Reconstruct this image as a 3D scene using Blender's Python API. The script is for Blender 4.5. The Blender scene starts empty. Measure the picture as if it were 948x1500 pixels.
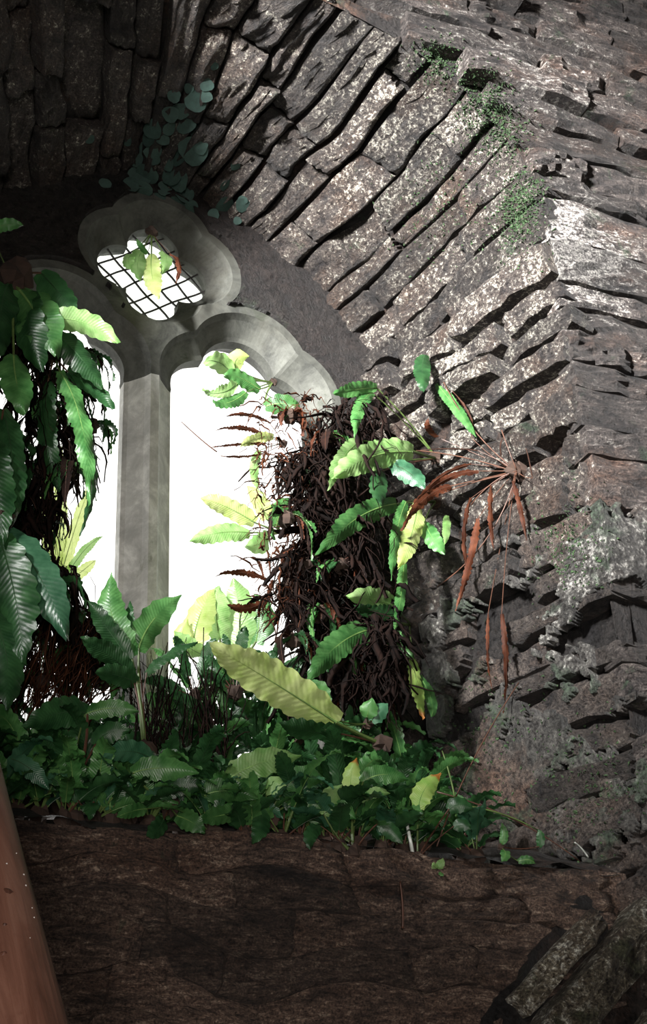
import bpy, bmesh, math, random
from mathutils import Vector, Matrix, noise
from mathutils.geometry import tessellate_polygon
R = random.Random(7)
scene = bpy.context.scene
COL = scene.collection

# ------------------------------------------------------------------ camera
FPX = 2083.0
MW = Matrix(((0.90850133, -0.17280832, 0.38047682),
             (-0.41507044, -0.47860729, 0.77372578),
             (-0.04839273, 0.86085559, 0.50654299)))     # camera (right, up, forward) -> world
CAM = Vector((0, 0, 1.6))
cam_data = bpy.data.cameras.new('camera')
cam = bpy.data.objects.new('camera', cam_data); COL.objects.link(cam)
cam_data.sensor_fit = 'VERTICAL'; cam_data.sensor_height = 36.0; cam_data.lens = FPX / 1500 * 36
cam_data.clip_start = 0.02
rx, ry, rz = (MW @ Vector((1, 0, 0)), MW @ Vector((0, 1, 0)), MW @ Vector((0, 0, -1)))
cam.matrix_world = Matrix(((rx.x, ry.x, rz.x, CAM.x), (rx.y, ry.y, rz.y, CAM.y), (rx.z, ry.z, rz.z, CAM.z), (0, 0, 0, 1)))
scene.camera = cam
scene.view_settings.view_transform = 'Standard'
scene.view_settings.look = 'None'
scene.view_settings.exposure = 0.0
scene.view_settings.gamma = 1.0
scene.view_settings.use_curve_mapping = False

# ------------------------------------------------------------------ sky and light
world = bpy.data.worlds.new('overcast'); scene.world = world; world.use_nodes = True
wn = world.node_tree; wn.nodes.clear()
wo = wn.nodes.new('ShaderNodeOutputWorld'); wb = wn.nodes.new('ShaderNodeBackground')
wb.inputs[0].default_value = (1.0, 0.985, 0.95, 1); wb.inputs[1].default_value = 1.8
wn.links.new(wb.outputs[0], wo.inputs[0])

def area(name, loc, target, sx, sy, power, color, spread=180):
    l = bpy.data.lights.new(name, 'AREA'); l.shape = 'RECTANGLE'; l.size = sx; l.size_y = sy
    l.energy = power; l.color = color; l.spread = math.radians(spread)
    o = bpy.data.objects.new(name, l); COL.objects.link(o)
    o.location = loc; o.rotation_euler = (Vector(target) - Vector(loc)).to_track_quat('-Z', 'Y').to_euler()
    return o
# daylight from the opposite opening of the ruined room
area('daylight_from_far_window', (-2.8, 0.25, 4.75), (2.0, 2.75, 4.35), 0.5, 0.7, 160, (1.0, 0.98, 0.96), 40)
area('added_low_fill', (-1.0, -2.5, 1.3), (1.3, 2.6, 2.2), 1.0, 2.0, 38, (1.0, 0.92, 0.86), 80)  # unseen fill lamp added to brighten the breast wall and sill

# ------------------------------------------------------------------ helpers
def ray(px, py): return MW @ Vector((px - 474, 750 - py, FPX))
def at(px, py, Y):
    r = ray(px, py); return CAM + r * ((Y - CAM.y) / r.y)
def proj(p):
    v = MW.transposed() @ (Vector(p) - CAM)
    return (474 + FPX * v.x / v.z, 750 - FPX * v.y / v.z) if v.z > .01 else (9999, 9999)
XC = 1.105; YW = 3.45; YR = 2.55; YB = 2.66
XJ = 1.80; XO = 2.05; ZS = 4.35
def splay(px, py, off=0.0):        # where a sight line meets the right splay (pulled out by off)
    n = Vector((-(YW - YR), -(XO - XJ), 0)).normalized()
    p0 = Vector((XO, YR, 0)) + n * off
    r = ray(px, py); return CAM + r * ((p0 - CAM).dot(n) / r.dot(n))

def tag(o, label=None, cat=None, group=None, kind=None):
    if label: o['label'] = label
    if cat: o['category'] = cat
    if group: o['group'] = group
    if kind: o['kind'] = kind
    return o
def mesh_obj(name, verts, faces, mat, parent=None, origin=None, smooth=False, uvs=None):
    org = Vector(origin) if origin is not None else Vector((0, 0, 0))
    me = bpy.data.meshes.new(name)
    me.from_pydata([tuple(Vector(v) - org) for v in verts], [], faces)
    if uvs:
        ul = me.uv_layers.new(name='UVMap')
        for l in me.loops: ul.data[l.index].uv = uvs[l.vertex_index]
    if smooth: me.polygons.foreach_set('use_smooth', [True] * len(me.polygons))
    me.materials.append(mat); me.update()
    o = bpy.data.objects.new(name, me); COL.objects.link(o)
    if parent:
        o.parent = parent; o.location = org - parent.location
    else:
        o.location = org
    return o
def empty(name, loc):
    o = bpy.data.objects.new(name, None); COL.objects.link(o); o.location = loc; o.empty_display_size = .05
    return o
def tube(pts, radii, sides=5):
    V, F = [], []
    n = len(pts)
    for i, p in enumerate(pts):
        t = (pts[min(i + 1, n - 1)] - pts[max(i - 1, 0)]).normalized()
        a = t.orthogonal().normalized() if i == 0 else (pa - t * pa.dot(t)).normalized()
        pa = a; b = t.cross(a)
        for k in range(sides):
            an = 2 * math.pi * k / sides
            V.append(p + (a * math.cos(an) + b * math.sin(an)) * radii[i])
    for i in range(n - 1):
        for k in range(sides):
            k2 = (k + 1) % sides
            F.append((i * sides + k, i * sides + k2, (i + 1) * sides + k2, (i + 1) * sides + k))
    F.append(tuple(range(sides))[::-1]); F.append(tuple((n - 1) * sides + k for k in range(sides)))
    return V, F
def bez(a, b, c, n): return [a * (1 - t) ** 2 + b * 2 * t * (1 - t) + c * t * t for t in [i / (n - 1) for i in range(n)]]
def nz(p, s, seed=0): return noise.noise(Vector((p[0] * s + seed, p[1] * s + seed * 1.7, p[2] * s - seed)))

# ------------------------------------------------------------------ materials
class NT:
    def __init__(s, name):
        s.m = bpy.data.materials.new(name); s.m.use_nodes = True
        s.t = s.m.node_tree; s.t.nodes.clear(); s.out = s.t.nodes.new('ShaderNodeOutputMaterial')
    def n(s, typ, **kw):
        x = s.t.nodes.new('ShaderNode' + typ)
        for k, v in kw.items():
            if k.startswith('i_'): x.inputs[k[2:].replace('_', ' ')].default_value = v
            else: setattr(x, k, v)
        return x
    def l(s, a, b): s.t.links.new(a, b)
    def noise(s, vec, scale, detail=6, rough=.6, dist=0):
        x = s.n('TexNoise'); x.inputs['Scale'].default_value = scale; x.inputs['Detail'].default_value = detail
        x.inputs['Roughness'].default_value = rough; x.inputs['Distortion'].default_value = dist
        s.l(vec, x.inputs['Vector']); return x.outputs['Fac']
    def ramp(s, fac, stops):
        x = s.n('ValToRGB'); e = x.color_ramp.elements
        while len(e) < len(stops): e.new(0.5)
        for i, (p, c) in enumerate(stops):
            e[i].position = p; e[i].color = (*c, 1) if len(c) == 3 else c
        s.l(fac, x.inputs[0]); return x.outputs[0]
    def mix(s, fac, a, b, mode='MIX'):
        x = s.n('Mix', data_type='RGBA', blend_type=mode)
        for sock, v in ((x.inputs[0], fac), (x.inputs[6], a), (x.inputs[7], b)):
            if hasattr(v, 'is_output'): s.l(v, sock)
            elif isinstance(v, tuple): sock.default_value = (*v, 1)
            else: sock.default_value = v
        return x.outputs[2]
    def math(s, op, a, b=0.0, clamp=False):
        x = s.n('Math', operation=op, use_clamp=clamp)
        for sock, v in ((x.inputs[0], a), (x.inputs[1], b)):
            if hasattr(v, 'is_output'): s.l(v, sock)
            else: sock.default_value = v
        return x.outputs[0]

def stone_mat(name, dark, mid, pale, pale_lo=.55, scale=1.0, brown=(.10, .05, .03), green=(.03, .06, .03), green_lo=.62,
              spots=(), rough=(.42, .8), bump=1.0, bdist=.05, streak=None):
    N = NT(name)
    geo = N.n('NewGeometry'); P = geo.outputs['Position']
    if streak:
        mp = N.n('Mapping'); N.l(P, mp.inputs[0]); mp.inputs['Scale'].default_value = streak; P2 = mp.outputs[0]
    else: P2 = P
    oi = N.n('ObjectInfo')
    a = N.noise(P2, 7 * scale, 10, .72, .4); b = N.noise(P2, 48 * scale, 8, .75, .3); c = N.noise(P2, 3.2 * scale, 6, .6)
    d = N.noise(P, 110 * scale, 4, .7)
    base = N.ramp(a, [(.36, dark), (.50, mid), (.66, tuple(min(1, x * 1.5) for x in mid))])
    base = N.mix(N.math('MULTIPLY', N.ramp(c, [(.5, (0, 0, 0)), (.66, (1, 1, 1))]), .7), base, brown)
    comb = N.math('ADD', N.math('MULTIPLY', b, .6), N.math('MULTIPLY', a, .4))
    lich = comb
    for (pt, rad, amt) in spots:       # pale lichen raised or thinned around each point
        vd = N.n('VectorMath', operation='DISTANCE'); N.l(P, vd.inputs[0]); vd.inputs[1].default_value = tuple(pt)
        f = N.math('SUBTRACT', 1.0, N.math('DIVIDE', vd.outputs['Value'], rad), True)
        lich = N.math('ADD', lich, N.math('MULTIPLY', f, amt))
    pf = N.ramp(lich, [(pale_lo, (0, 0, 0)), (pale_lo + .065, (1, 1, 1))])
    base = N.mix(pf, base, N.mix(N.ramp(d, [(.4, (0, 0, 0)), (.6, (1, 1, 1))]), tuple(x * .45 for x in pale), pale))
    g = N.noise(P, 5 * scale, 8, .7, .5)
    gf = N.ramp(g, [(green_lo, (0, 0, 0)), (green_lo + .08, (1, 1, 1))])
    base = N.mix(N.math('MULTIPLY', gf, .8), base, green)
    if bump > .5:                     # pits shaded and grains lightened in the stone colour, as relief
        pit = N.math('ADD', N.math('MULTIPLY', d, .5), N.math('MULTIPLY', b, .5))
        base = N.mix(1.0, base, N.ramp(pit, [(.41, (.16, .14, .15)), (.50, (.8, .78, .78)), (.60, (1.7, 1.7, 1.65))]), 'MULTIPLY')
    rnd = N.math('ADD', N.math('MULTIPLY', oi.outputs['Random'], .9), .5)
    vm = N.n('VectorMath', operation='SCALE'); N.l(base, vm.inputs[0]); N.l(rnd, vm.inputs['Scale'])
    p = N.n('BsdfPrincipled'); N.l(vm.outputs[0], p.inputs['Base Color'])
    N.l(N.ramp(b, [(.35, (rough[0],) * 3), (.65, (rough[1],) * 3)]), p.inputs['Roughness'])
    h = N.math('ADD', N.math('MULTIPLY', a, .8), N.math('ADD', N.math('MULTIPLY', b, .5), N.math('MULTIPLY', d, .2)))
    bp = N.n('Bump'); bp.inputs['Strength'].default_value = bump; bp.inputs['Distance'].default_value = bdist
    N.l(h, bp.inputs['Height']); N.l(bp.outputs[0], p.inputs['Normal'])
    N.l(p.outputs[0], N.out.inputs[0]); return N.m

lichen_top = Vector((1.75, 2.75, 4.95)); lichen_corner = Vector((2.08, 2.50, 4.33)); lichen_low = Vector((2.05, 2.55, 3.2))
M_RECESS = stone_mat('slate_recess', (.010, .008, .009), (.068, .056, .049), (.46, .44, .38), .55, scale=1.6, brown=(.075, .045, .030),
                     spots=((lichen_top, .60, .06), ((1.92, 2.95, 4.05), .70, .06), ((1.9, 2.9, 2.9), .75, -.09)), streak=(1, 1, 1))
M_FACE = stone_mat('slate_face', (.012, .010, .011), (.085, .072, .066), (.44, .425, .40), .56, scale=1.5,
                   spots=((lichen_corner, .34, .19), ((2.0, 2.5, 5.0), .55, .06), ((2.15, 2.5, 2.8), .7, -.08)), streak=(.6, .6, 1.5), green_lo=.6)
M_BREAST = stone_mat('brown_rubble', (.022, .014, .011), (.145, .095, .070), (.34, .26, .20), .535, scale=1.7, green_lo=.64,
                     streak=(.45, .45, 1.6), rough=(.6, .9), bump=1.0)
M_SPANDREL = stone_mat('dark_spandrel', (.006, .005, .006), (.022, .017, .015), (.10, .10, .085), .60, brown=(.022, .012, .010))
M_MORTAR = stone_mat('old_mortar', (.004, .003, .004), (.014, .011, .010), (.06, .055, .05), .64, bump=1.0, bdist=.05)
M_RAKE = stone_mat('mossy_slab', (.03, .025, .016), (.21, .185, .13), (.62, .62, .55), .51, scale=1.4, green=(.06, .07, .03), green_lo=.55)
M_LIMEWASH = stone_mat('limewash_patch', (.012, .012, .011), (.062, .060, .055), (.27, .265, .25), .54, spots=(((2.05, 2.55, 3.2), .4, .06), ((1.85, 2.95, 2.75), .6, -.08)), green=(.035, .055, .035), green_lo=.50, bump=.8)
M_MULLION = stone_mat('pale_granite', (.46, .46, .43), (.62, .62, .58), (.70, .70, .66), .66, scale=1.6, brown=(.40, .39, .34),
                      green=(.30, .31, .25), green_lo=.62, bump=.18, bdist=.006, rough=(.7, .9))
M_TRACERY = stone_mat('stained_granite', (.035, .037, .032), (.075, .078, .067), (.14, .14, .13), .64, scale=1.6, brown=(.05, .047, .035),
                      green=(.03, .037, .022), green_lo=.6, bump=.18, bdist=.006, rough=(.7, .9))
M_SHELL = stone_mat('room_stone', (.02, .016, .014), (.06, .05, .045), (.15, .14, .12), .66)

def leaf_mat(name, col, tip, trans=.35, rough=.38, edge=None, vein=.12):
    N = NT(name)
    uv = N.n('UVMap'); sep = N.n('SeparateXYZ'); N.l(uv.outputs[0], sep.inputs[0])
    geo = N.n('NewGeometry'); oi = N.n('ObjectInfo')
    a = N.noise(geo.outputs['Position'], 28, 5, .6); a2 = N.noise(geo.outputs['Position'], 150, 3, .6)
    c = N.mix(N.ramp(a, [(.35, (0, 0, 0)), (.68, (1, 1, 1))]), col, tip)
    if edge:
        ef = N.math('ADD', sep.outputs['Y'], N.math('MULTIPLY', a, .45))
        c = N.mix(N.ramp(ef, [(1.02, (0, 0, 0)), (1.0, (0, 0, 0))]) if False else N.ramp(N.math('MULTIPLY', ef, .7), [(.72, (0, 0, 0)), (.78, (1, 1, 1))]), c, edge)
    # side veins, slanting out from the midrib
    s = N.math('ABSOLUTE', N.math('SUBTRACT', sep.outputs['X'], .5))
    ph = N.math('SUBTRACT', N.math('MULTIPLY', sep.outputs['Y'], 150.0), N.math('MULTIPLY', s, 30.0))
    w = N.math('SINE', ph)
    c = N.mix(N.math('MULTIPLY', N.math('MULTIPLY', N.math('ADD', w, 1.0), .5), vein), c, tuple(x * .55 for x in col))
    rn = N.math('ADD', N.math('MULTIPLY', oi.outputs['Random'], .6), .7)
    vm = N.n('VectorMath', operation='SCALE'); N.l(c, vm.inputs[0]); N.l(rn, vm.inputs['Scale'])
    p = N.n('BsdfPrincipled'); N.l(vm.outputs[0], p.inputs['Base Color']); p.inputs['Roughness'].default_value = rough
    p.inputs['Specular IOR Level'].default_value = .15 if rough > .5 else .5
    bp = N.n('Bump'); bp.inputs['Strength'].default_value = .16; bp.inputs['Distance'].default_value = .0015
    N.l(N.math('ADD', w, N.math('MULTIPLY', a2, 1.5)), bp.inputs['Height']); N.l(bp.outputs[0], p.inputs['Normal'])
    tr = N.n('BsdfTranslucent')
    tc = N.mix(.5, c, tip, 'MIX'); v2 = N.n('VectorMath', operation='SCALE'); N.l(tc, v2.inputs[0]); v2.inputs['Scale'].default_value = 1.6
    N.l(v2.outputs[0], tr.inputs[0])
    ms = N.n('MixShader'); ms.inputs[0].default_value = trans
    N.l(p.outputs[0], ms.inputs[1]); N.l(tr.outputs[0], ms.inputs[2]); N.l(ms.outputs[0], N.out.inputs[0])
    return N.m
LM = {
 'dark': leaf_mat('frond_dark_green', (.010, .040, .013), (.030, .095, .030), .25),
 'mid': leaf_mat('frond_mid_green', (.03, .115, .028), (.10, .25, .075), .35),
 'teal': leaf_mat('frond_blue_green', (.018, .075, .036), (.06, .16, .085), .25, .35),
 'light': leaf_mat('frond_light_green', (.15, .33, .085), (.32, .47, .20), .42),
 'yellow': leaf_mat('frond_yellow_green', (.34, .46, .12), (.55, .62, .28), .5),
 'tipped': leaf_mat('frond_browned_tip', (.22, .40, .08), (.38, .50, .15), .4, .4, (.38, .13, .03)),
 'brown': leaf_mat('frond_dead_brown', (.035, .010, .005), (.10, .032, .015), .25, .6, None, .1),
 'russet': leaf_mat('frond_shreds_russet', (.030, .010, .005), (.095, .034, .016), .3, .6, None, .1),
 'fibre': leaf_mat('frond_decayed_dark', (.004, .002, .0015), (.016, .0062, .0038), .10, .9, None, .1),
}
def plain(name, col, rough=.6, var=.4, scale=40):
    N = NT(name); geo = N.n('NewGeometry'); a = N.noise(geo.outputs['Position'], scale, 5, .6)
    p = N.n('BsdfPrincipled'); p.inputs['Roughness'].default_value = rough
    N.l(N.ramp(a, [(.3, tuple(x * (1 - var) for x in col)), (.7, tuple(min(1, x * (1 + var)) for x in col))]), p.inputs['Base Color'])
    N.l(p.outputs[0], N.out.inputs[0]); return N.m
M_STALK = plain('stalk_green', (.07, .11, .03), .45); M_STALKB = plain('stalk_brown', (.07, .03, .018), .5)
M_RIB = plain('midrib_pale', (.12, .22, .06), .45); M_RIBD = plain('midrib_dark', (.02, .055, .02), .45)
M_CUT = plain('cut_stalk_pale', (.45, .48, .44), .5); M_LEAD = plain('lead_came', (.035, .033, .032), .6)
M_LIVER = plain('liverwort_thallus', (.026, .056, .046), .8, .3, 60); M_MOSS = plain('moss', (.018, .042, .012), .9, .6, 90)
M_ROOT = plain('rootstock', (.03, .016, .010), .9)
def glass_mat():
    N = NT('old_window_glass'); t = N.n('BsdfTransparent'); t.inputs[0].default_value = (.93, .95, .93, 1)
    g = N.n('BsdfGlossy'); g.inputs['Roughness'].default_value = .08; m = N.n('MixShader'); m.inputs[0].default_value = .06
    N.l(t.outputs[0], m.inputs[1]); N.l(g.outputs[0], m.inputs[2]); N.l(m.outputs[0], N.out.inputs[0]); return N.m
M_GLASS = glass_mat()
def wood_mat():
    N = NT('barked_red_wood'); tc = N.n('TexCoord'); P = tc.outputs['Object']
    mp = N.n('Mapping'); mp.inputs['Scale'].default_value = (9, 9, .9); N.l(P, mp.inputs[0])
    a = N.noise(mp.outputs[0], 3, 8, .65, .6); b = N.noise(P, 14, 6, .7)
    mp2 = N.n('Mapping'); mp2.inputs['Scale'].default_value = (60, 60, 2.5); N.l(P, mp2.inputs[0]); c = N.noise(mp2.outputs[0], 2, 4, .6)
    col = N.ramp(a, [(.30, (.085, .034, .020)), (.5, (.17, .076, .050)), (.70, (.25, .135, .095))])
    col = N.mix(N.ramp(b, [(.58, (0, 0, 0)), (.72, (.75, .75, .75))]), col, (.12, .045, .028))
    col = N.mix(N.ramp(c, [(.56, (0, 0, 0)), (.68, (.5, .5, .5))]), col, (.09, .03, .016))
    p = N.n('BsdfPrincipled'); N.l(col, p.inputs['Base Color']); p.inputs['Roughness'].default_value = .6
    bp = N.n('Bump'); bp.inputs['Strength'].default_value = .35; bp.inputs['Distance'].default_value = .004
    N.l(N.math('ADD', c, b), bp.inputs['Height']); N.l(bp.outputs[0], p.inputs['Normal'])
    N.l(p.outputs[0], N.out.inputs[0]); return N.m
M_WOOD = wood_mat(); M_KNOT = plain('wood_knot', (.07, .026, .015), .6); M_PAINT = plain('paint_speck', (.55, .53, .50), .6, .1)

# ------------------------------------------------------------------ the recess: profile of splayed jambs and flattened arch
def arch_pt(xh, zt, n, th):       # half-width, apex, superellipse
    c, s = math.cos(th), math.sin(th)
    return (XC + xh * math.copysign(abs(c) ** (2 / n), c), ZS + (zt - ZS) * abs(s) ** (2 / n))
ZB = 2.2; JL = ZS - ZB; AL = 2.5; UT = 2 * JL + AL
def recess(u, v):                 # u: length along the profile (right foot -> arch -> left foot); v: 0 window plane .. 1 room plane
    def one(xh, zt, n):
        if u <= JL: return (XC + xh, ZB + u)
        if u >= JL + AL: return (XC - xh, ZS - (u - JL - AL))
        return arch_pt(xh, zt, n, math.pi * (u - JL) / AL)
    a, b = one(XJ - XC, 4.92, 1.42), one(XO - XC, 5.10, 2.35)
    return Vector((a[0] + (b[0] - a[0]) * v, YW + (YR - YW) * v, a[1] + (b[1] - a[1]) * v))
def recess_n(u, v):
    e = .01
    d = (recess(u + e, v) - recess(u - e, v)).cross(recess(u, v + e) - recess(u, v - e)); d.normalize()
    c = Vector((XC, recess(u, v).y - .2, 3.9))
    return d if d.dot(c - recess(u, v)) > 0 else -d

def grid_sheet(name, fn, nu, nv, mat, parent=None, smooth=True):
    V = [fn(i / nu, j / nv) for i in range(nu + 1) for j in range(nv + 1)]
    F = [(i * (nv + 1) + j, (i + 1) * (nv + 1) + j, (i + 1) * (nv + 1) + j + 1, i * (nv + 1) + j + 1) for i in range(nu) for j in range(nv)]
    return mesh_obj(name, V, F, mat, parent, smooth=smooth)

def stone_piece(parent, mat, P, Nn, u0, u1, v0, v1, proud, depth=.09, gap=.006, rough=.008, name='stone', corner=.012, label=None, flat=False):
    """one stone laid on a surface P(u,v) with normal Nn(u,v): 3x3 faced front, rounded edges, sides going back into the mortar"""
    k = 8; V = []
    tilt_u, tilt_v = R.uniform(-.5, .5) * rough, R.uniform(-.5, .5) * rough
    sk = [R.uniform(-1, 1) * gap * .8 for _ in range(4)]
    for i in range(k + 1):
        for j in range(k + 1):
            a, b = i / k, j / k
            uu = u0 + gap + (u1 - u0 - 2 * gap) * a + (sk[0] * (1 - b) + sk[1] * b); vv = v0 + gap + (v1 - v0 - 2 * gap) * b + (sk[2] * (1 - a) + sk[3] * a)
            edge = (i in (0, k)) + (j in (0, k))
            h = proud + R.uniform(-1, 1) * rough * .5 + tilt_u * (2 * a - 1) + tilt_v * (2 * b - 1) - corner * (edge * .55)
            if i in (0, k): uu += R.uniform(-.5, .5) * gap
            if j in (0, k): vv += R.uniform(-.5, .5) * gap
            q_ = P(uu, vv); h += rough * 1.3 * nz(q_, 14, 8) + rough * 1.2 * nz(q_, 38, 9) + rough * .6 * nz(q_, 90, 10)
            V.append(q_ + Nn(uu, vv) * h)
    idx = lambda i, j: i * (k + 1) + j
    F = [(idx(i, j), idx(i + 1, j), idx(i + 1, j + 1), idx(i, j + 1)) for i in range(k) for j in range(k)]
    rim = [idx(i, 0) for i in range(k)] + [idx(k, j) for j in range(k)] + [idx(i, k) for i in range(k, 0, -1)] + [idx(0, j) for j in range(k, 0, -1)]
    base = len(V)
    nc = Nn((u0 + u1) / 2, (v0 + v1) / 2)
    for r in rim: V.append(V[r] - nc * depth)
    m = len(rim)
    for q in range(m): F.append((rim[q], base + q, base + (q + 1) % m, rim[(q + 1) % m]))
    o = sum((Vector(x) for x in V), Vector()) / len(V)
    n1 = (V[F[0][1]] - V[F[0][0]]).cross(V[F[0][3]] - V[F[0][0]])
    if n1.dot(nc) < 0: F = [f[::-1] for f in F]
    ob = mesh_obj(name, V, F, mat, parent, o)
    ob.data.polygons.foreach_set('use_smooth', [i < k * k and not flat for i in range(len(F))])
    if label: ob['label'] = label
    return ob

def warp(P, s, au, av, seed):
    def f(a, b):
        q = P(a, b); return P(a + au * nz(q, s, seed), b + av * nz(q, s, seed + 9))
    return f
recess_w = warp(recess, 4.5, .03, .05, 2)
# ---- walls
def rough_fn(P, Nn, back, amp, sc):
    def f(a, b):
        p, n = P(a, b), Nn(a, b)
        return p + n * (-back + amp * nz(p, sc, 3) + amp * .5 * nz(p, sc * 3, 5))
    return f
wall_recess = grid_sheet('wall_recess', rough_fn(lambda a, b: recess(a * UT, b), lambda a, b: recess_n(a * UT, b), .05, .014, 9), 170, 28, M_MORTAR)
tag(wall_recess, 'splayed stone window recess under a low flattened arch, courses of slate', None, None, 'structure')

rows = [ZB]                         # course lines shared by the splay and the room face (m above the floor)
while rows[-1] < 3.45: rows.append(rows[-1] + R.uniform(.08, .14))
rows = rows[:-1] + [3.46, 3.60, 3.70, 3.83, 3.92, 4.01, 4.11, 4.20, 4.36, 4.53]
def cut(v0, v1, lo, hi):
    e = [v0]
    while e[-1] < v1 - hi: e.append(e[-1] + R.uniform(lo, hi))
    if v1 - e[-1] < lo * .6 and len(e) > 1: e.pop()
    return e + [v1]
def in_view(p, m=90):
    x, y = proj(p); return -m < x < 948 + m and -m < y < 1500 + m
HOLLOWS = [(splay(690, 945), .085), (splay(735, 905), .07), (Vector((2.06, YR, 3.13)), .10), (Vector((2.07, YR, 3.0)), .07), (splay(800, 865), .06), (Vector((2.08, YR, 2.82)), .07), (splay(690, 1045), .07)]
def hollow(p, k=1.0):              # places where stones have fallen out
    return any((p - c).length < r * k * (1 + .5 * nz(p, 11, 41)) for c, r in HOLLOWS)
# right splay
for r0, r1 in zip(rows[:-1], rows[1:]):
    if r0 >= ZS - .01: break
    r1 = min(r1, ZS)
    e = cut(0.02, 1.0, .16, .45)
    for a, b in zip(e[:-1], e[1:]):
        if R.random() < .035 or hollow(recess((r0 + r1) / 2 - ZB, (a + b) / 2)): continue
        pr = R.gauss(.006, .013) + (.012 if r0 > 3.6 else 0)
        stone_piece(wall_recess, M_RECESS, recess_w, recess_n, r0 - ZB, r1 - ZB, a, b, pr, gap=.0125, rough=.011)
# arch soffit, voussoirs running back to the window
u = JL
while u < JL + AL - .02:
    w = R.uniform(.07, .15); u1 = min(u + w, JL + AL)
    if JL + AL - u1 < .05: u1 = JL + AL
    e = cut(0.02, 1.0, .18, .5)
    for a, b in zip(e[:-1], e[1:]):
        if not in_view(recess((u + u1) / 2, (a + b) / 2), 160): continue
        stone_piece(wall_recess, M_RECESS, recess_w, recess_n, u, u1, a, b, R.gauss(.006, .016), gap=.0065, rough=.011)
    u = u1
# left splay: only its upper stones can be seen from near the camera
for i in range(12):
    u0 = JL + AL + i * .14
    e = cut(0.02, 1.0, .25, .5)
    for a, b in zip(e[:-1], e[1:]):
        stone_piece(wall_recess, M_RECESS, recess_w, recess_n, u0, u0 + .14, a, b, R.gauss(.005, .012), gap=.006)

# room face of the wall beside and above the recess
def face_outline(t):               # the outer arch edge, right foot to left foot
    return recess(t * UT, 1.0)
def build_face():
    ring = [face_outline(i / 160) for i in range(161)]
    outer = []
    for p in ring:
        d = Vector((p.x - XC, 0, max(p.z - 3.6, -.001 + (p.z - 3.6))))
        q = Vector((XC + (3.4 if p.x > XC else -3.4), YR, p.z)) if p.z < ZS - .001 else None
        if q is None:
            th = math.atan2(p.z - ZS, p.x - XC)
            k = min(3.4 / max(abs(math.cos(th)), 1e-4), (6.2 - ZS) / max(abs(math.sin(th)), 1e-4))
            q = Vector((XC + k * math.cos(th), YR, ZS + k * math.sin(th)))
        outer.append(q)
    def f(a, b):
        i = min(int(a * 160), 159); t = a * 160 - i
        p = ring[i].lerp(ring[i + 1], t); q = outer[i].lerp(outer[i + 1], t)
        x = p.lerp(q, b ** 1.6)
        return Vector((x.x, YR + .02 + .012 * nz(x, 9, 3) * (b > 0), x.z))
    return grid_sheet('wall_front', f, 160, 40, M_MORTAR)
wall_front = build_face()
tag(wall_front, 'room face of the stone wall around the window recess, rough slate courses', None, None, 'structure')
faceP = lambda a, b: Vector((a, YR, b)); faceN = lambda a, b: Vector((0, -1, 0)); faceW = warp(faceP, 5, .0, .028, 4)
def edge_x(z):                     # x of the arch edge on the right at height z
    if z <= ZS: return XO
    if z >= 5.0999: return XC
    lo, hi = 0.0, math.pi / 2
    for _ in range(30):
        m = (lo + hi) / 2
        if arch_pt(XO - XC, 5.10, 2.35, m)[1] < z: lo = m
        else: hi = m
    return arch_pt(XO - XC, 5.10, 2.35, lo)[0]
frows = list(rows)
while frows[-1] < 5.62: frows.append(frows[-1] + R.uniform(.05, .12))
for r0, r1 in zip(frows[:-1], frows[1:]):
    x0 = max(edge_x(r0), edge_x((r0 + r1) / 2)) if r0 < 5.1 else .9
    x0 -= .012
    e = cut(x0, 3.0, .2, .6) if r0 > 3.4 else cut(x0, 3.0, .12, .3)
    for a, b in zip(e[:-1], e[1:]):
        if not in_view((( a + b) / 2, YR, (r0 + r1) / 2), 330): continue
        pr = R.gauss(.012, .016) + (.02 if r0 > 4.5 else 0)
        m = M_FACE
        if hollow(Vector(((a + b) / 2 if b - a < .3 else a + .1, YR, (r0 + r1) / 2))): continue
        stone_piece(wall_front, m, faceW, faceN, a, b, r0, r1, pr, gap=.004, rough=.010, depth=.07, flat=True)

# remains of lime render on the lower stones, broken away in places
def render_patch(P, Nn, nu, nv, keep, off):
    V, F, ids = [], [], {}
    for i in range(nu + 1):
        for j in range(nv + 1):
            p, n = P(i / nu, j / nv), Nn(i / nu, j / nv)
            ids[i, j] = len(V); V.append(p + n * (off + .009 * nz(p, 7, 11) + .006 * nz(p, 25, 12)))
    for i in range(nu):
        for j in range(nv):
            if keep(P((i + .5) / nu, (j + .5) / nv)): F.append((ids[i, j], ids[i + 1, j], ids[i + 1, j + 1], ids[i, j + 1]))
    back = len(V); F0 = list(F)
    edges = {}
    for f in F0:
        for q in range(4): e = (f[q], f[(q + 1) % 4]); edges[e] = 1
    nrm = Nn(.5, .5); V += [v - nrm * .035 for v in V]
    for (a, b) in edges:
        if (b, a) not in edges: F.append((b, a, a + back, b + back))
    return V, F
def keep_patch(p):
    if hollow(p, 1.15): return False
    v = nz(p, 3.2, 21) + .6 * nz(p, 9, 22) + .4 * nz(p, 24, 23) + .3 * nz(p, 60, 24)
    return v > -.08 + max(0, (p.z - 3.35)) * 2.2 + max(0, 2.75 - p.z) * 1.2
V, F = render_patch(lambda a, b: recess((2.5 + a * 1.2) - ZB, .28 + b * .73), lambda a, b: recess_n((2.5 + a * 1.2) - ZB, .28 + b * .7), 200, 130, keep_patch, .019)
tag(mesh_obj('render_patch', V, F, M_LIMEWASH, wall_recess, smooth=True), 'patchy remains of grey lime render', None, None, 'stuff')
V, F = render_patch(lambda a, b: faceP(XO - .012 + a * .5, 2.4 + b * 1.3), faceN, 110, 260, keep_patch, .028)
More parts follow.
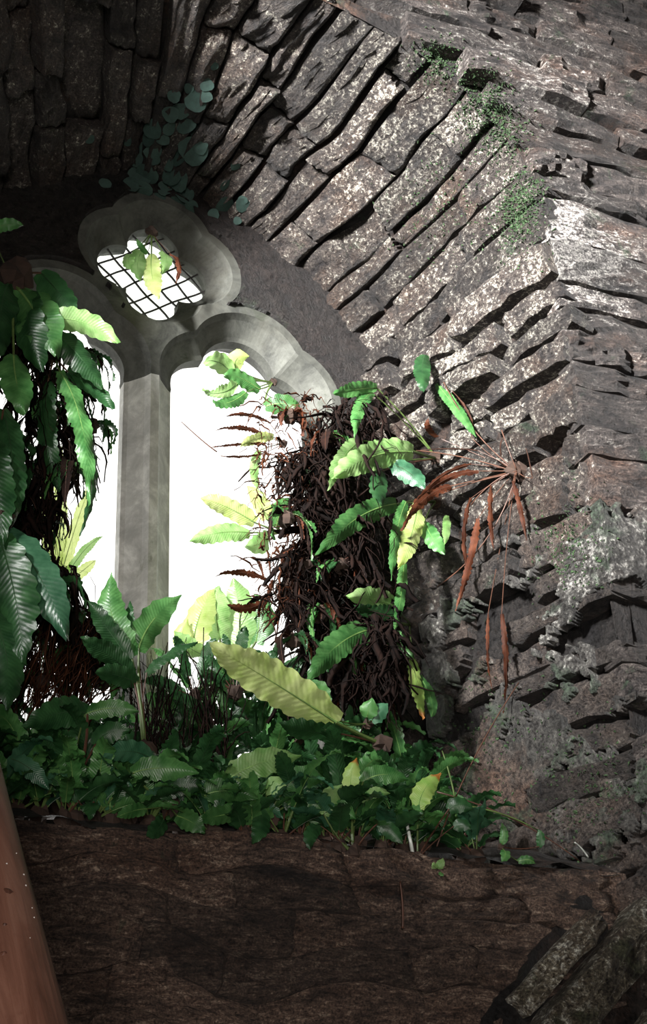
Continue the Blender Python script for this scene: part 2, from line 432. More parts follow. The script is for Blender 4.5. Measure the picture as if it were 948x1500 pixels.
tag(mesh_obj('render_patch', V, F, M_LIMEWASH, wall_front, smooth=True), 'patchy remains of grey lime render', None, None, 'stuff')

# breast wall under the sill, set back a little in the recess
ZSILL = 2.515
def breast(a, b):
    x = .1 + 1.94 * a; z = b * ZSILL
    return Vector((x, YB + .014 + .016 * nz((x, 0, z), 8, 2) + .008 * nz((x, 0, z), 22, 4), z))
wall_lower = grid_sheet('wall_lower', breast, 90, 90, M_BREAST)
tag(wall_lower, 'brown rubble wall under the fern-covered window sill', None, None, 'structure')
brP = warp(lambda a, b: Vector((a, YB, min(b, ZSILL + .01))), 4, .07, .06, 6); brN = faceN
z = 1.62
while z < ZSILL - .02:
    z1 = min(z + R.uniform(.045, .095), ZSILL)
    if ZSILL - z1 < .04: z1 = ZSILL
    e = cut(.25 + R.uniform(0, .1), 2.0, .16, .46)
    for a, b in zip(e[:-1], e[1:]):
        if not in_view(((a + b) / 2, YB, (z + z1) / 2), 300): continue
        stone_piece(wall_lower, M_BREAST, brP, brN, a, b, z, z1, R.gauss(.012, .010), gap=.001, rough=.012, depth=.05, corner=.014)
    z = z1
# sloping sill behind the ferns
def sillf(a, b):
    y = YB + b * (YW - YB); hw = (XO - XC) + (XJ - XO) * ((y - YR) / (YW - YR))
    x = XC + (2 * a - 1) * hw; zz = ZSILL + .36 * b
    p = (x, y, zz)
    return Vector((x, y, zz + .025 * nz(p, 6, 1) + .012 * nz(p, 18, 6)))
sill_o = grid_sheet('trim_1', sillf, 90, 40, M_MORTAR)
tag(sill_o, 'sloping earthy window sill overgrown with ferns', None, None, 'structure')

# raked slabs leaning in the lower right corner
a0 = at(742, 1478, 2.62); a1 = at(872, 1328, 2.62)
rd = (a1 - a0).normalized(); rn = Vector((rd.z, 0, -rd.x))      # along the slab, across (to lower right)
rake_defs = [(-.012, .052, .02, .34, .02, 'a'), (.058, .165, -.16, .46, .06, 'b'), (.225, .335, -.14, .50, .06, 'c'), (.39, .5, -.1, .5, .06, 'd')]
stone_piece(wall_lower, M_MORTAR, lambda a, b: a0 + rd * a + rn * b, faceN, -.24, .40, -.035, .55, -.012, gap=.02, rough=.016, depth=.05, name='dark_gap_backing')  # dark backing added; its colour stands in for shade in the slab gaps
for i, (c0, c1, s0, s1, pr, _) in enumerate(rake_defs):
    P = lambda a, b: a0 + rd * a + rn * b
    n = max(1, round((s1 - s0) / .3)); e = cut(s0, s1, .3, .6)
    root = None
    V = []
    for a, b in zip(e[:-1], e[1:]):
        stone_piece(wall_lower, M_RAKE, P, faceN, a, b, c0, c1, pr, gap=.005, rough=.018, depth=.16, name='raked_slab', corner=.02)

# unseen rest of the room
def slab(name, x0, x1, y0, y1, z0, z1, mat=M_SHELL):
    V = [(x, y, z) for x in (x0, x1) for y in (y0, y1) for z in (z0, z1)]
    F = [(0, 1, 3, 2), (4, 6, 7, 5), (0, 4, 5, 1), (2, 3, 7, 6), (0, 2, 6, 4), (1, 5, 7, 3)]
    o = mesh_obj(name, V, F, mat); o['kind'] = 'structure'; return o
slab('floor', -3.2, 4.7, -3.8, 4.0, -.2, 0)
slab('ceiling', -3.2, 4.7, -3.8, 2.75, 6.1, 6.3)
slab('wall_left', -3.4, -3.2, -3.8, 2.75, 0, 6.3)
slab('wall_right', 4.4, 4.6, -3.8, 2.75, 0, 6.3)
slab('wall_back', -3.4, 4.6, -4.0, -3.8, 0, 6.3)
slab('wall_side', -3.2, XC - (XO - XC), 2.6, 2.8, 0, ZB + .05)
slab('wall_pier', XO, 4.4, 2.6, 2.8, 0, ZB + .05)

# ------------------------------------------------------------------ the window
win = empty('window_1', (XC, YW, 2.85)); tag(win, 'two-light stone window with a quatrefoil over a chamfered mullion', None, None, 'structure')
YF = YW - .10        # front face of the tracery
LH = 4.17            # spring line of the lights
def quat(o, n=96):
    cx, cz, ro, r = XC + .012, 4.625, .098, .088 + o
    out = []
    for i in range(n):
        th = 2 * math.pi * i / n; best = 0
        for k in range(4):
            ca = k * math.pi / 2; dx, dz = ro * math.cos(ca), ro * math.sin(ca)
            b = dx * math.cos(th) + dz * math.sin(th); disc = b * b - (ro * ro - r * r)
            if disc >= 0: best = max(best, b + math.sqrt(disc))
        best = max(best, .05 + o)
        out.append((cx + best * math.cos(th), cz + best * math.sin(th)))
    return out
def light_head(cx, hw, o, n=60):      # trefoil head, from right spring point over the top to the left one
    out = []
    circ = [(-.115, .035, .115 + o), (.115, .035, .115 + o), (0, .13, .125 + o)]
    for i in range(n + 1):
        th = math.pi * i / n; best = .02
        for (dx, dz, r) in circ:
            b = dx * math.cos(th) + dz * math.sin(th); disc = b * b - (dx * dx + dz * dz - r * r)
            if disc >= 0: best = max(best, b + math.sqrt(disc))
        best = min(best, (hw + o) / max(abs(math.cos(th)), 1e-5))
        out.append((cx + best * math.cos(th), LH + max(0, best * math.sin(th))))
    out[0] = (cx + hw + o, LH); out[-1] = (cx - hw - o, LH)
    return out
HW = .23; CL, CR = XC - .075 - HW, XC + .075 + HW
def head_outline(o):
    XE = XJ - XC + .06
    pts = [(XC + XE, LH), (XC + XE, LH + .1)]
    pts += [(XC + XE * math.cos(t), LH + .1 + .72 * math.sin(t)) for t in [math.pi * i / 40 for i in range(1, 40)]]
    pts += [(XC - XE, LH + .1), (XC - XE, LH)]
    pts += light_head(CL, HW, o)[::-1] + light_head(CR, HW, o)[::-1]
    return pts
def build_head():
    V, F = [], []
    prof = [(.062, 0), (.050, .022), (.012, .066), (0, .075), (0, .115), (.05, .20)]     # (opening offset, depth): hollow chamfer
    nl = 61
    q = [quat(o) for o, d in prof]
    hl = [light_head(CL, HW, o)[::-1] for o, d in prof]; hr = [light_head(CR, HW, o)[::-1] for o, d in prof]
    for lst, closed in ((q, True), (hl, False), (hr, False)):
        b = len(V); n = len(lst[0])
        for (o, d), L in zip(prof, lst):
            for (x, z_) in L: V.append(Vector((x, YF + d, z_)))
        for i in range(len(prof) - 1):
            for j in range(n if closed else n - 1):
                j2 = (j + 1) % n
                F.append((b + i * n + j, b + i * n + j2, b + (i + 1) * n + j2, b + (i + 1) * n + j))
    for k in (0, -1):
        o, d = prof[k]
        out = [Vector((x, z_, 0)) for x, z_ in head_outline(o)]; hole = [Vector((x, z_, 0)) for x, z_ in q[k]]
        tri = tessellate_polygon([out, hole]); b = len(V); al = out + hole
        for p in al: V.append(Vector((p.x, YF + d, p.y)))
        for t in tri: F.append(tuple(b + i for i in t))
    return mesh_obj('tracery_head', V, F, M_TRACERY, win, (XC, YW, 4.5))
build_head()
SILLZ = 2.86
def open_dist(x, z_):                # distance from the window openings
    d = 9.0
    for k in range(4):
        ca = k * math.pi / 2; d = min(d, math.hypot(x - (XC + .012 + .098 * math.cos(ca)), z_ - (4.625 + .098 * math.sin(ca))) - .088)
    for cx in (CL, CR):
        for (dx, dz, r) in ((-.115, .035, .115), (.115, .035, .115), (0, .13, .125)): d = min(d, math.hypot(x - cx - dx, z_ - LH - dz) - r)
        if z_ < LH + .035: d = min(d, abs(x - cx) - HW)
    return d
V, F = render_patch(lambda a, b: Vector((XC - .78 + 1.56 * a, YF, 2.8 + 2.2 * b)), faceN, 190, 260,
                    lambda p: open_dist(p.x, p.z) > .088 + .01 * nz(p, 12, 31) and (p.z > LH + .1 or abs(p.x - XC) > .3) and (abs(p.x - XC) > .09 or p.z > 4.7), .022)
for i_, v in enumerate(V):
    d_ = open_dist(v.x, v.z)
    if .04 < d_ < .092:
        e_ = .002; gx = open_dist(v.x + e_, v.z) - open_dist(v.x - e_, v.z); gz = open_dist(v.x, v.z + e_) - open_dist(v.x, v.z - e_); gl = math.hypot(gx, gz) or 1
        v.x += gx / gl * (.092 - d_); v.z += gz / gl * (.092 - d_)
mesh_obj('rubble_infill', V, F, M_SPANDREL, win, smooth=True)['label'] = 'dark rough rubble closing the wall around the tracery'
def prism(name, sec, z0, z1, n=14, mat=M_TRACERY):
    V = []; k = len(sec)
    for i in range(n + 1):
        for (x, y) in sec: V.append(Vector((x, y, z0 + (z1 - z0) * i / n)))
    F = [(i * k + j, i * k + (j + 1) % k, (i + 1) * k + (j + 1) % k, (i + 1) * k + j) for i in range(n) for j in range(k)]
    F += [tuple(range(k))[::-1], tuple(n * k + j for j in range(k))]
    return mesh_obj(name, V, F, mat, win, (sum(s[0] for s in sec) / k, YF + .1, (z0 + z1) / 2))
w = .075
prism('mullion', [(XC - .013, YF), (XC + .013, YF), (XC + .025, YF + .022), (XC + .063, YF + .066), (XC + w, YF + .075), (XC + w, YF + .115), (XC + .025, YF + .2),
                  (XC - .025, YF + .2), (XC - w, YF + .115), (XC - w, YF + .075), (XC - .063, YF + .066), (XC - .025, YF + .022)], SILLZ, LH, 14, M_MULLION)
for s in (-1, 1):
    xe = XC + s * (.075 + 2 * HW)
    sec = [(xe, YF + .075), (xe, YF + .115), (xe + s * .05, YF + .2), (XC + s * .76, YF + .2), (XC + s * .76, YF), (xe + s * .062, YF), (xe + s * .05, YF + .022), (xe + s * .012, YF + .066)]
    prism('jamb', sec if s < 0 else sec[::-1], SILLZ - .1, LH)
prism('sill', [(XC - .76, YF - .03), (XC + .76, YF - .03), (XC + .76, YF + .22), (XC - .76, YF + .22)], SILLZ - .14, SILLZ + .03, 2)
# leaded diamond panes in the quatrefoil
qc = Vector((XC + .012, YF + .095, 4.625))
A1 = Vector((math.cos(math.radians(38)), 0, math.sin(math.radians(38)))); A2 = Vector((math.cos(math.radians(128)), 0, math.sin(math.radians(128)))) 
A2 = Vector((-math.cos(math.radians(47)), 0, math.sin(math.radians(47))))
S1, S2 = .062, .056
def lat(i, j):
    wob = Vector((.004 * math.sin(i * 1.9 + j), 0, .004 * math.cos(j * 2.3 + i)))
    return qc + A1 * (i * S1) + A2 * (j * S2) + wob
for i in range(-4, 5):
    for fam in (0, 1):
        seg = [lat(i, j / 2) if fam == 0 else lat(j / 2, i) for j in range(-8, 9)]
        seg = [p for p in seg if (p - qc).length < .205]
        if len(seg) >= 3:
            V, F = tube(seg, [.0036] * len(seg), 4)
            mesh_obj('lead_came', V, F, M_LEAD, win, seg[len(seg) // 2])
for i in range(-4, 4):
    for j in range(-4, 4):
        c = [lat(i, j), lat(i + 1, j), lat(i + 1, j + 1), lat(i, j + 1)]
        m = sum(c, Vector()) / 4
        if (m - qc).length < .20:
            off = Vector((0, R.uniform(-.002, .002), 0)); bk = Vector((0, .003, 0))
            V = [p + off for p in c] + [p + off + bk for p in c]
            F = [(0, 1, 2, 3), (7, 6, 5, 4), (0, 4, 5, 1), (1, 5, 6, 2), (2, 6, 7, 3), (3, 7, 4, 0)]
            mesh_obj('pane', V, F, M_GLASS, win, m)

# ------------------------------------------------------------------ timber pole leaning in the foreground
def pole():
    p1, p2 = at(14, 1500, 1.62), at(-78, 1040, 2.0)
    d = (p2 - p1).normalized()
    foot = p1 - d * (p1.z / d.z); top = p1 + d * ((2.50 - p1.y) / d.y)
    L = (top - foot).length
    root = empty('timber_pole', foot)
    tag(root, 'reddish-brown round timber pole with a knot, leaning against the wall', 'pole')
    n = 60; V = []; F = []; sides = 28
    a = d.orthogonal().normalized(); b = d.cross(a)
    for i in range(n + 1):
        t = i / n; p = foot.lerp(top, t)
        p += a * .006 * math.sin(t * 9) + b * .006 * math.cos(t * 7)
        r = .066 - .010 * t
        for k in range(sides):
            an = 2 * math.pi * k / sides
            V.append(p + (a * math.cos(an) + b * math.sin(an)) * r * (1 + .035 * nz((math.cos(an) * 1.5, math.sin(an) * 1.5, t * 9), 1, 2)))
    for i in range(n):
        for k in range(sides): F.append((i * sides + k, i * sides + (k + 1) % sides, (i + 1) * sides + (k + 1) % sides, (i + 1) * sides + k))
    F += [tuple(range(sides))[::-1], tuple(n * sides + k for k in range(sides))]
    # shaft keeps its own axes so that the grain runs along it
    q = d.to_track_quat('Z', 'Y'); mi = q.to_matrix().transposed()
    me = bpy.data.meshes.new('shaft'); me.from_pydata([tuple(mi @ (v - foot)) for v in V], [], F)
    me.polygons.foreach_set('use_smooth', [True] * len(me.polygons)); me.materials.append(M_WOOD); me.update()
    o = bpy.data.objects.new('shaft', me); COL.objects.link(o); o.parent = root; o.rotation_mode = 'QUATERNION'; o.rotation_quaternion = q
    bvh_v = V
    from mathutils.bvhtree import BVHTree
    bv = BVHTree.FromPolygons(V, F)
    def on(px, py):
        h = bv.ray_cast(CAM, ray(px, py).normalized()); return h[0], h[1]
    def disc(px, py, rad, name, mat, rings=3, hgt=.002):
        h, nn = on(px, py)
        if h is None: return
        s = nn.orthogonal().normalized(); u_ = nn.cross(s); V2 = [h + nn * hgt]; F2 = []
        for k in range(14):
            an = 2 * math.pi * k / 14
            V2.append(h + (s * math.cos(an) + u_ * math.sin(an)) * rad * (1 + R.uniform(-.12, .12)) - nn * .001)
        for k in range(14): V2.append(V2[1 + k] - nn * .006)
        for k in range(14): F2.append((0, 1 + k, 1 + (k + 1) % 14)); F2.append((1 + k, 15 + k, 15 + (k + 1) % 14, 1 + (k + 1) % 14))
        mesh_obj(name, V2, F2, mat, root, h)
    disc(12, 1305, .0085, 'knot', M_KNOT); disc(7, 1354, .004, 'knot', M_KNOT); disc(6, 1396, .0045, 'knot', M_KNOT)
    for (x, y, r_) in ((10, 1265, .0022), (35, 1281, .0026), (38, 1297, .0026), (24, 1250, .0014), (47, 1330, .0014), (50, 1344, .0018), (44, 1374, .0012)):
        disc(x, y, r_, 'paint_speck', M_PAINT, hgt=.0012)
pole()

# ------------------------------------------------------------------ ferns
bpy.context.view_layer.update()
DG = bpy.context.evaluated_depsgraph_get()
def hit(px, py):
    ok, loc, nn, *_ = scene.ray_cast(DG, CAM, ray(px, py).normalized())
    return (loc, nn) if ok else (at(px, py, 3.3), Vector((0, -1, 0)))

RIBMAT = {'dark': M_RIBD, 'teal': M_RIBD, 'mid': M_RIB, 'light': M_RIB, 'yellow': M_RIB, 'tipped': M_RIB, 'brown': M_STALKB, 'fibre': M_STALKB}
def frond(plant, a, m, c, W, side, mat, n=20, und=1.0, stalk_to=None, curl=0.0, dead=False):
    """hart's tongue blade along the curve a-m-c, half width W, side = direction across the blade"""
    V, F, UV = [], [], []
    K = 6; L = (m - a).length * .5 + (c - m).length * .5 + (c - a).length * .5
    n = max(12, min(44, int(L / max(W, .003) * 4.4))); pts = bez(a, m, c, n + 1)
    lob = L / max(W, .003) * 1.15 * R.uniform(.8, 1.1); fr = max(3.0, lob * .55); ph = R.uniform(0, 6.28); ph2 = R.uniform(0, 6.28)
    for i, p in enumerate(pts):
        t = i / n
        T = (pts[min(i + 1, n)] - pts[max(i - 1, 0)]).normalized()
        s = (side - T * side.dot(T)).normalized(); nn = s.cross(T)
        if curl:
            an = curl * (t - .5); s, nn = s * math.cos(an) + nn * math.sin(an), nn * math.cos(an) - s * math.sin(an)
        if dead and i == 0: W = W * .68
        w = W * (.55 + .45 * min(1, t / .16)) * (1 - max(0, (t - .45) / .55) ** 2.3)
        w = max(w, W * .06) * (1.0 if not dead else .6 + .5 * R.random())
        for k in range(K + 1):
            x = 2 * k / K - 1
            pz = ph if x > 0 else ph2
            wave = math.sin(fr * 2.2 * t + pz) * .20 + math.sin(lob * 6.28 * t + pz * 2) * .10
            ww = w * (1 + .085 * math.sin(lob * 6.28 * t + pz * 2 + 1) * (abs(x) > .9))
            back = -.35 * w if (i == 0 and abs(x) > .3) else 0           # heart-shaped base
            V.append(p + s * (x * ww) + nn * (W * (und * wave * x * x + .22 * abs(x) ** 1.5)) + T * back)
            UV.append((k / K, t))
    for i in range(n):
        for k in range(K):
            q = i * (K + 1) + k; F.append((q, q + 1, q + K + 2, q + K + 1))
    o = mesh_obj('dead_frond' if dead else 'frond', V, F, LM[mat], plant, a, True, UV)
    # midrib, and the stalk that carries the blade
    T0 = (pts[1] - pts[0]).normalized(); sp = list(pts[:-2])
    nn0 = []
    for i, p in enumerate(sp):
        T = (pts[i + 1] - pts[max(i - 1, 0)]).normalized(); s = (side - T * side.dot(T)).normalized(); nn0.append(s.cross(T))
    sp = [p + nn0[i] * W * .03 for i, p in enumerate(sp)][::2]
    rr = [max(.0006, W * .075 * (1 - .8 * i / len(sp))) for i in range(len(sp))]
    Vv, Ff = tube(sp, rr, 4)
    rb = mesh_obj('midrib', Vv, Ff, RIBMAT[mat], o, None)
    for v in rb.data.vertices: v.co -= Vector(a)
    rb.location = (0, 0, 0)
    if stalk_to is not None:
        mid = (a + stalk_to) / 2 - T0 * ((a - stalk_to).length * .12)
        q = bez(stalk_to, mid, a, 7)
        Vv, Ff = tube(q, [max(.0011, W * .10) * (1.15 - .3 * i / 6) for i in range(7)], 5)
        sb = mesh_obj('stalk', Vv, Ff, M_STALKB if mat in ('brown', 'fibre', 'dark') else M_STALK, o, None)
        for v in sb.data.vertices: v.co -= Vector(a)
        sb.location = (0, 0, 0)
    return o
def rootstock(plant, p, r):
    V, F = [], []; n, k = 5, 8
    for i in range(n + 1):
        th = math.pi * i / n
        for j in range(k):
            an = 2 * math.pi * j / k; d = Vector((math.sin(th) * math.cos(an), math.sin(th) * math.sin(an), math.cos(th)))
            V.append(p + d * r * (1 + R.uniform(-.3, .35)))
    for i in range(n):
        for j in range(k): F.append((i * k + j, i * k + (j + 1) % k, (i + 1) * k + (j + 1) % k, (i + 1) * k + j))
    mesh_obj('rootstock', V, F, M_ROOT, plant, p)
def pxw(p): return (p - CAM).length / FPX
def leafy(name, label, base, fronds, group=None, root_r=.022, cat='fern'):
    """fronds: (blade base px, bend px, tip px, depth of base, depth of tip, width px, roll deg, material)"""
    plant = empty(name, base); tag(plant, label, cat, group)
    rootstock(plant, Vector(base), root_r)
    for fd in fronds:
        (bx, by), (mx, my), (tx, ty), yb, yt, wp, roll, mat = fd[:8]
        opt = fd[8] if len(fd) > 8 else {}
        a, c = at(bx, by, yb), at(tx, ty, yt); m = at(mx, my, (yb + yt) / 2 - opt.get('bulge', .01))
        T = (c - a).normalized(); view = ((a + c) / 2 - CAM).normalized()
        side = T.cross(view).normalized(); nn = side.cross(T)
        r = math.radians(roll); side = side * math.cos(r) + nn * math.sin(r)
        frond(plant, a, m, c, wp * .5 * pxw(m) , side, mat, opt.get('n', 20), opt.get('und', 1.0),
              Vector(base) if opt.get('stalk', True) else None, opt.get('curl', 0), opt.get('dead', False))
    return plant

# --- hanging ferns in front of the left light
leafy('harts_tongue_fern', 'dark green broad-leaved fern hanging over the left light, beside the tracery head', at(18, 405, 3.02), [
    ((28, 425), (55, 455), (82, 520), 3.0, 2.96, 66, 10, 'mid'), ((80, 468), (125, 462), (172, 503), 2.98, 2.92, 36, -15, 'light'),
    ((40, 430), (35, 480), (62, 545), 3.0, 2.98, 48, -25, 'dark'), ((12, 415), (-5, 450), (5, 520), 3.0, 2.98, 50, 20, 'dark'),
    ((20, 520), (20, 560), (38, 605), 2.98, 2.95, 46, 20, 'mid'), ((85, 490), (120, 520), (150, 570), 3.0, 3.0, 40, 30, 'dark'),
    ((-10, 335), (10, 325), (34, 330), 2.98, 2.94, 18, 0, 'mid'), ((60, 400), (90, 430), (110, 460), 3.02, 2.98, 40, 20, 'dark')], root_r=.05)
leafy('harts_tongue_fern', 'fern with one long wavy strap frond hanging down the left light', at(80, 520, 3.05), [
    ((88, 545), (128, 600), (133, 738), 3.03, 2.98, 30, 25, 'mid', {'und': 1.6}), ((132, 640), (150, 700), (118, 785), 3.03, 3.0, 15, 40, 'dark', {'stalk': False}),
    ((70, 560), (60, 640), (85, 720), 3.05, 3.05, 30, -20, 'dark'), ((100, 545), (135, 560), (165, 600), 3.05, 3.02, 30, -30, 'dark')])
leafy('harts_tongue_fern', 'blue-green ribbed fern fronds drooping at the foot of the left light', at(-5, 770, 2.95), [
    ((10, 783), (62, 830), (98, 935), 2.93, 2.86, 58, 8, 'teal', {'und': .7}), ((0, 790), (30, 880), (32, 970), 2.92, 2.86, 62, -20, 'dark'),
    ((5, 600), (25, 680), (20, 765), 2.95, 2.92, 40, 10, 'dark'), ((-15, 640), (0, 700), (5, 800), 2.94, 2.9, 44, -10, 'dark'),
    ((-10, 900), (20, 960), (10, 1040), 2.9, 2.86, 50, 10, 'dark')], root_r=.04)
# --- pale ferns outside
leafy('lady_fern', 'pale sunlit fern seen outside through the left light', (.80, 3.53, 2.90), [
    ((85, 860), (105, 780), (140, 690), 3.9, 3.9, 20, 20, 'yellow'), ((85, 850), (90, 760), (90, 650), 3.9, 3.92, 22, -20, 'yellow'),
    ((95, 850), (120, 800), (150, 785), 3.9, 3.85, 14, 20, 'light'), ((80, 840), (60, 740), (70, 670), 3.95, 3.9, 24, 20, 'yellow'), ((90, 860), (130, 830), (140, 820), 3.9, 3.85, 16, 10, 'yellow')])
# --- sprig over the quatrefoil
leafy('harts_tongue_fern', 'small yellow-green fern sprig hanging over the leaded quatrefoil', at(222, 340, 3.28), [
    ((222, 372), (218, 400), (233, 438), 3.27, 3.22, 26, 0, 'yellow'), ((208, 368), (196, 385), (206, 412), 3.27, 3.24, 24, 20, 'light'), ((196, 370), (182, 378), (192, 395), 3.28, 3.25, 18, -20, 'light'),
    ((238, 368), (250, 375), (238, 400), 3.27, 3.24, 18, 20, 'light'), ((250, 372), (270, 380), (258, 415), 3.27, 3.24, 14, 30, 'brown', {'dead': True}), ((215, 372), (205, 360), (200, 350), 3.27, 3.24, 8, 0, 'mid')], root_r=.018)
# --- right side of the right light
leafy('harts_tongue_fern', 'yellow-green curling fern at the head of the right light', at(400, 560, 3.28), [
    ((338, 545), (315, 520), (298, 532), 3.24, 3.2, 28, 20, 'light'), ((345, 540), (340, 520), (365, 522), 3.24, 3.2, 26, -10, 'yellow'), ((350, 560), (325, 585), (296, 572), 3.24, 3.2, 22, 40, 'light', {'curl': 1.5}),
    ((380, 570), (345, 545), (330, 550), 3.25, 3.22, 24, -20, 'mid'), ((390, 595), (420, 585), (440, 600), 3.2, 3.16, 30, 20, 'mid'), ((360, 575), (330, 600), (312, 585), 3.24, 3.2, 20, -35, 'mid')], root_r=.012)
leafy('harts_tongue_fern', 'withered brown fern curling into the right light above pale leaves', at(415, 650, 3.2), [
    ((385, 635), (350, 620), (312, 632), 3.18, 3.14, 12, 20, 'brown', {'dead': True, 'curl': 2}), ((390, 650), (350, 650), (308, 656), 3.18, 3.14, 9, 40, 'brown', {'dead': True}),
    ((385, 665), (360, 672), (320, 668), 3.18, 3.14, 8, 40, 'brown', {'dead': True}), ((395, 620), (360, 600), (330, 610), 3.18, 3.14, 10, 10, 'brown', {'dead': True, 'curl': -2}),
    ((380, 660), (365, 690), (380, 720), 3.18, 3.15, 14, 20, 'light'), ((400, 640), (370, 640), (352, 655), 3.18, 3.15, 16, 20, 'yellow')], root_r=.012)
leafy('harts_tongue_fern', 'pale backlit fern fronds pointing into the right light from the root mat', at(415, 780, 3.22), [
    ((372, 765), (330, 738), (294, 730), 3.22, 3.22, 30, 15, 'yellow'), ((365, 780), (320, 775), (278, 793), 3.2, 3.2, 28, -15, 'light'), ((390, 760), (385, 735), (362, 712), 3.2, 3.18, 26, 10, 'yellow'),
    ((395, 785), (390, 800), (360, 800), 3.2, 3.18, 30, 15, 'light'), ((405, 770), (410, 745), (425, 730), 3.2, 3.18, 30, -25, 'mid')], root_r=.012)
leafy('harts_tongue_fern', 'dead russet fern curling over the right light near the sill', at(425, 860, 3.15), [
    ((395, 850), (350, 830), (315, 845), 3.12, 3.08, 16, 10, 'brown', {'dead': True, 'curl': 1.5}), ((385, 845), (380, 805), (350, 822), 3.12, 3.08, 9, 40, 'brown', {'dead': True}),
    ((390, 880), (360, 900), (332, 885), 3.1, 3.05, 22, 0, 'brown', {'dead': True, 'curl': 1}), ((400, 850), (390, 880), (385, 895), 3.12, 3.1, 12, 30, 'brown', {'dead': True}), ((420, 830), (400, 810), (440, 800), 3.12, 3.1, 10, 30, 'brown', {'dead': True})])
leafy('harts_tongue_fern', 'upright pale green backlit ferns at the foot of the right light', at(330, 1000, 3.25), [
    ((283, 948), (285, 905), (313, 862), 3.22, 3.2, 44, 15, 'yellow'), ((322, 935), (312, 890), (322, 858), 3.22, 3.2, 42, -10, 'light'), ((352, 945), (355, 890), (342, 846), 3.22, 3.2, 46, 5, 'light'),
    ((375, 940), (385, 900), (372, 870), 3.2, 3.18, 44, 20, 'mid'), ((270, 955), (262, 930), (275, 905), 3.22, 3.2, 26, 0, 'yellow'), ((300, 960), (270, 950), (255, 925), 3.2, 3.18, 28, 20, 'light')], root_r=.04)
# --- plant in front of the mullion
leafy('harts_tongue_fern', 'upright dark green fern standing in front of the mullion', at(212, 1105, 2.92), [
    ((192, 960), (150, 900), (163, 838), 2.92, 2.92, 42, 5, 'mid'), ((203, 950), (215, 905), (266, 871), 2.92, 2.9, 42, -10, 'mid', {'und': 1.4}), ((188, 965), (150, 910), (128, 880), 2.92, 2.9, 30, 20, 'dark'),
    ((192, 985), (150, 950), (118, 935), 2.92, 2.88, 32, 20, 'dark'), ((200, 945), (182, 905), (190, 880), 2.93, 2.93, 20, 30, 'dark'), ((215, 985), (260, 945), (290, 940), 2.92, 2.9, 18, 40, 'dark'),
    ((200, 1000), (170, 985), (140, 985), 2.92, 2.88, 30, 10, 'dark')], root_r=.03)
# --- the big bright frond
leafy('harts_tongue_fern', 'single large pale green frond with a scalloped edge slanting above the sill', at(560, 1090, 2.8), [
    ((492, 1058), (380, 985), (308, 945), 2.76, 2.66, 60, 5, 'yellow', {'n': 34, 'und': 1.3, 'stalk': True}), ((470, 1040), (480, 1010), (455, 1000), 2.8, 2.78, 26, 20, 'mid'), ((500, 1075), (450, 1075), (410, 1060), 2.78, 2.74, 34, 30, 'dark')])
# --- ferns on the right splay
def sp(px, py, off=.02): return splay(px, py, off)
def ydep(px, py, off): return splay(px, py, off).y
def sfern(label, base, fr, **k):
    out = []
    for f in fr:
        b, m, t, ob, ot, wp, roll, mat = f[:8]
        out.append((b, m, t, min(3.0, max(2.58, ydep(*b, ob))), min(2.94, max(2.5, ydep(*t, ot))), wp, roll, mat) + tuple(f[8:]))
    return leafy('harts_tongue_fern', label, sp(*base, .005), out, **k)
sfern('bright green fern with a scalloped frond growing from the splay beside the root mat', (640, 672), [
    ((604, 662), (545, 655), (488, 702), .08, .14, 42, 5, 'light', {'n': 26, 'und': 1.3}), ((530, 645), (500, 660), (482, 718), .06, .10, 24, 15, 'light'), ((575, 680), (605, 690), (622, 716), .06, .08, 30, 20, 'teal'),
    ((545, 575), (522, 585), (520, 640), .06, .08, 20, 10, 'mid'), ((552, 568), (515, 570), (490, 577), .06, .08, 22, 10, 'mid'), ((640, 562), (668, 595), (698, 640), .04, .06, 16, 15, 'mid', {'stalk': False}),
    ((622, 520), (615, 545), (622, 572), .03, .05, 24, 10, 'dark', {'stalk': False}), ((560, 690), (550, 710), (560, 740), .06, .08, 26, 20, 'dark')])
sfern('green fern with drooping fronds on the splay under the scalloped frond', (640, 735), [
    ((580, 738), (520, 745), (467, 812), .08, .13, 34, 5, 'mid', {'und': 1.2}), ((612, 740), (605, 790), (584, 830), .07, .09, 30, 10, 'yellow'), ((595, 735), (578, 770), (574, 850), .06, .08, 18, 25, 'mid'),
    ((592, 825), (590, 870), (578, 925), .05, .07, 16, 20, 'mid', {'stalk': False}), ((622, 765), (632, 790), (652, 812), .05, .05, 24, 10, 'mid'), ((655, 755), (655, 775), (652, 797), .04, .05, 12, 10, 'light', {'stalk': False})])
sfern('pale small frond pair on the splay above the sill corner', (600, 915), [
    ((582, 894), (550, 870), (512, 876), .07, .10, 34, 5, 'light'), ((578, 900), (550, 900), (520, 890), .06, .09, 26, 30, 'dark'), ((550, 920), (490, 930), (453, 998), .08, .13, 40, 0, 'mid'),
    ((572, 925), (585, 945), (606, 962), .06, .07, 26, 10, 'mid'), ((605, 965), (610, 1010), (622, 1052), .05, .06, 20, 30, 'tipped'), ((615, 990), (640, 1030), (632, 1050), .04, .05, 16, 10, 'mid')])
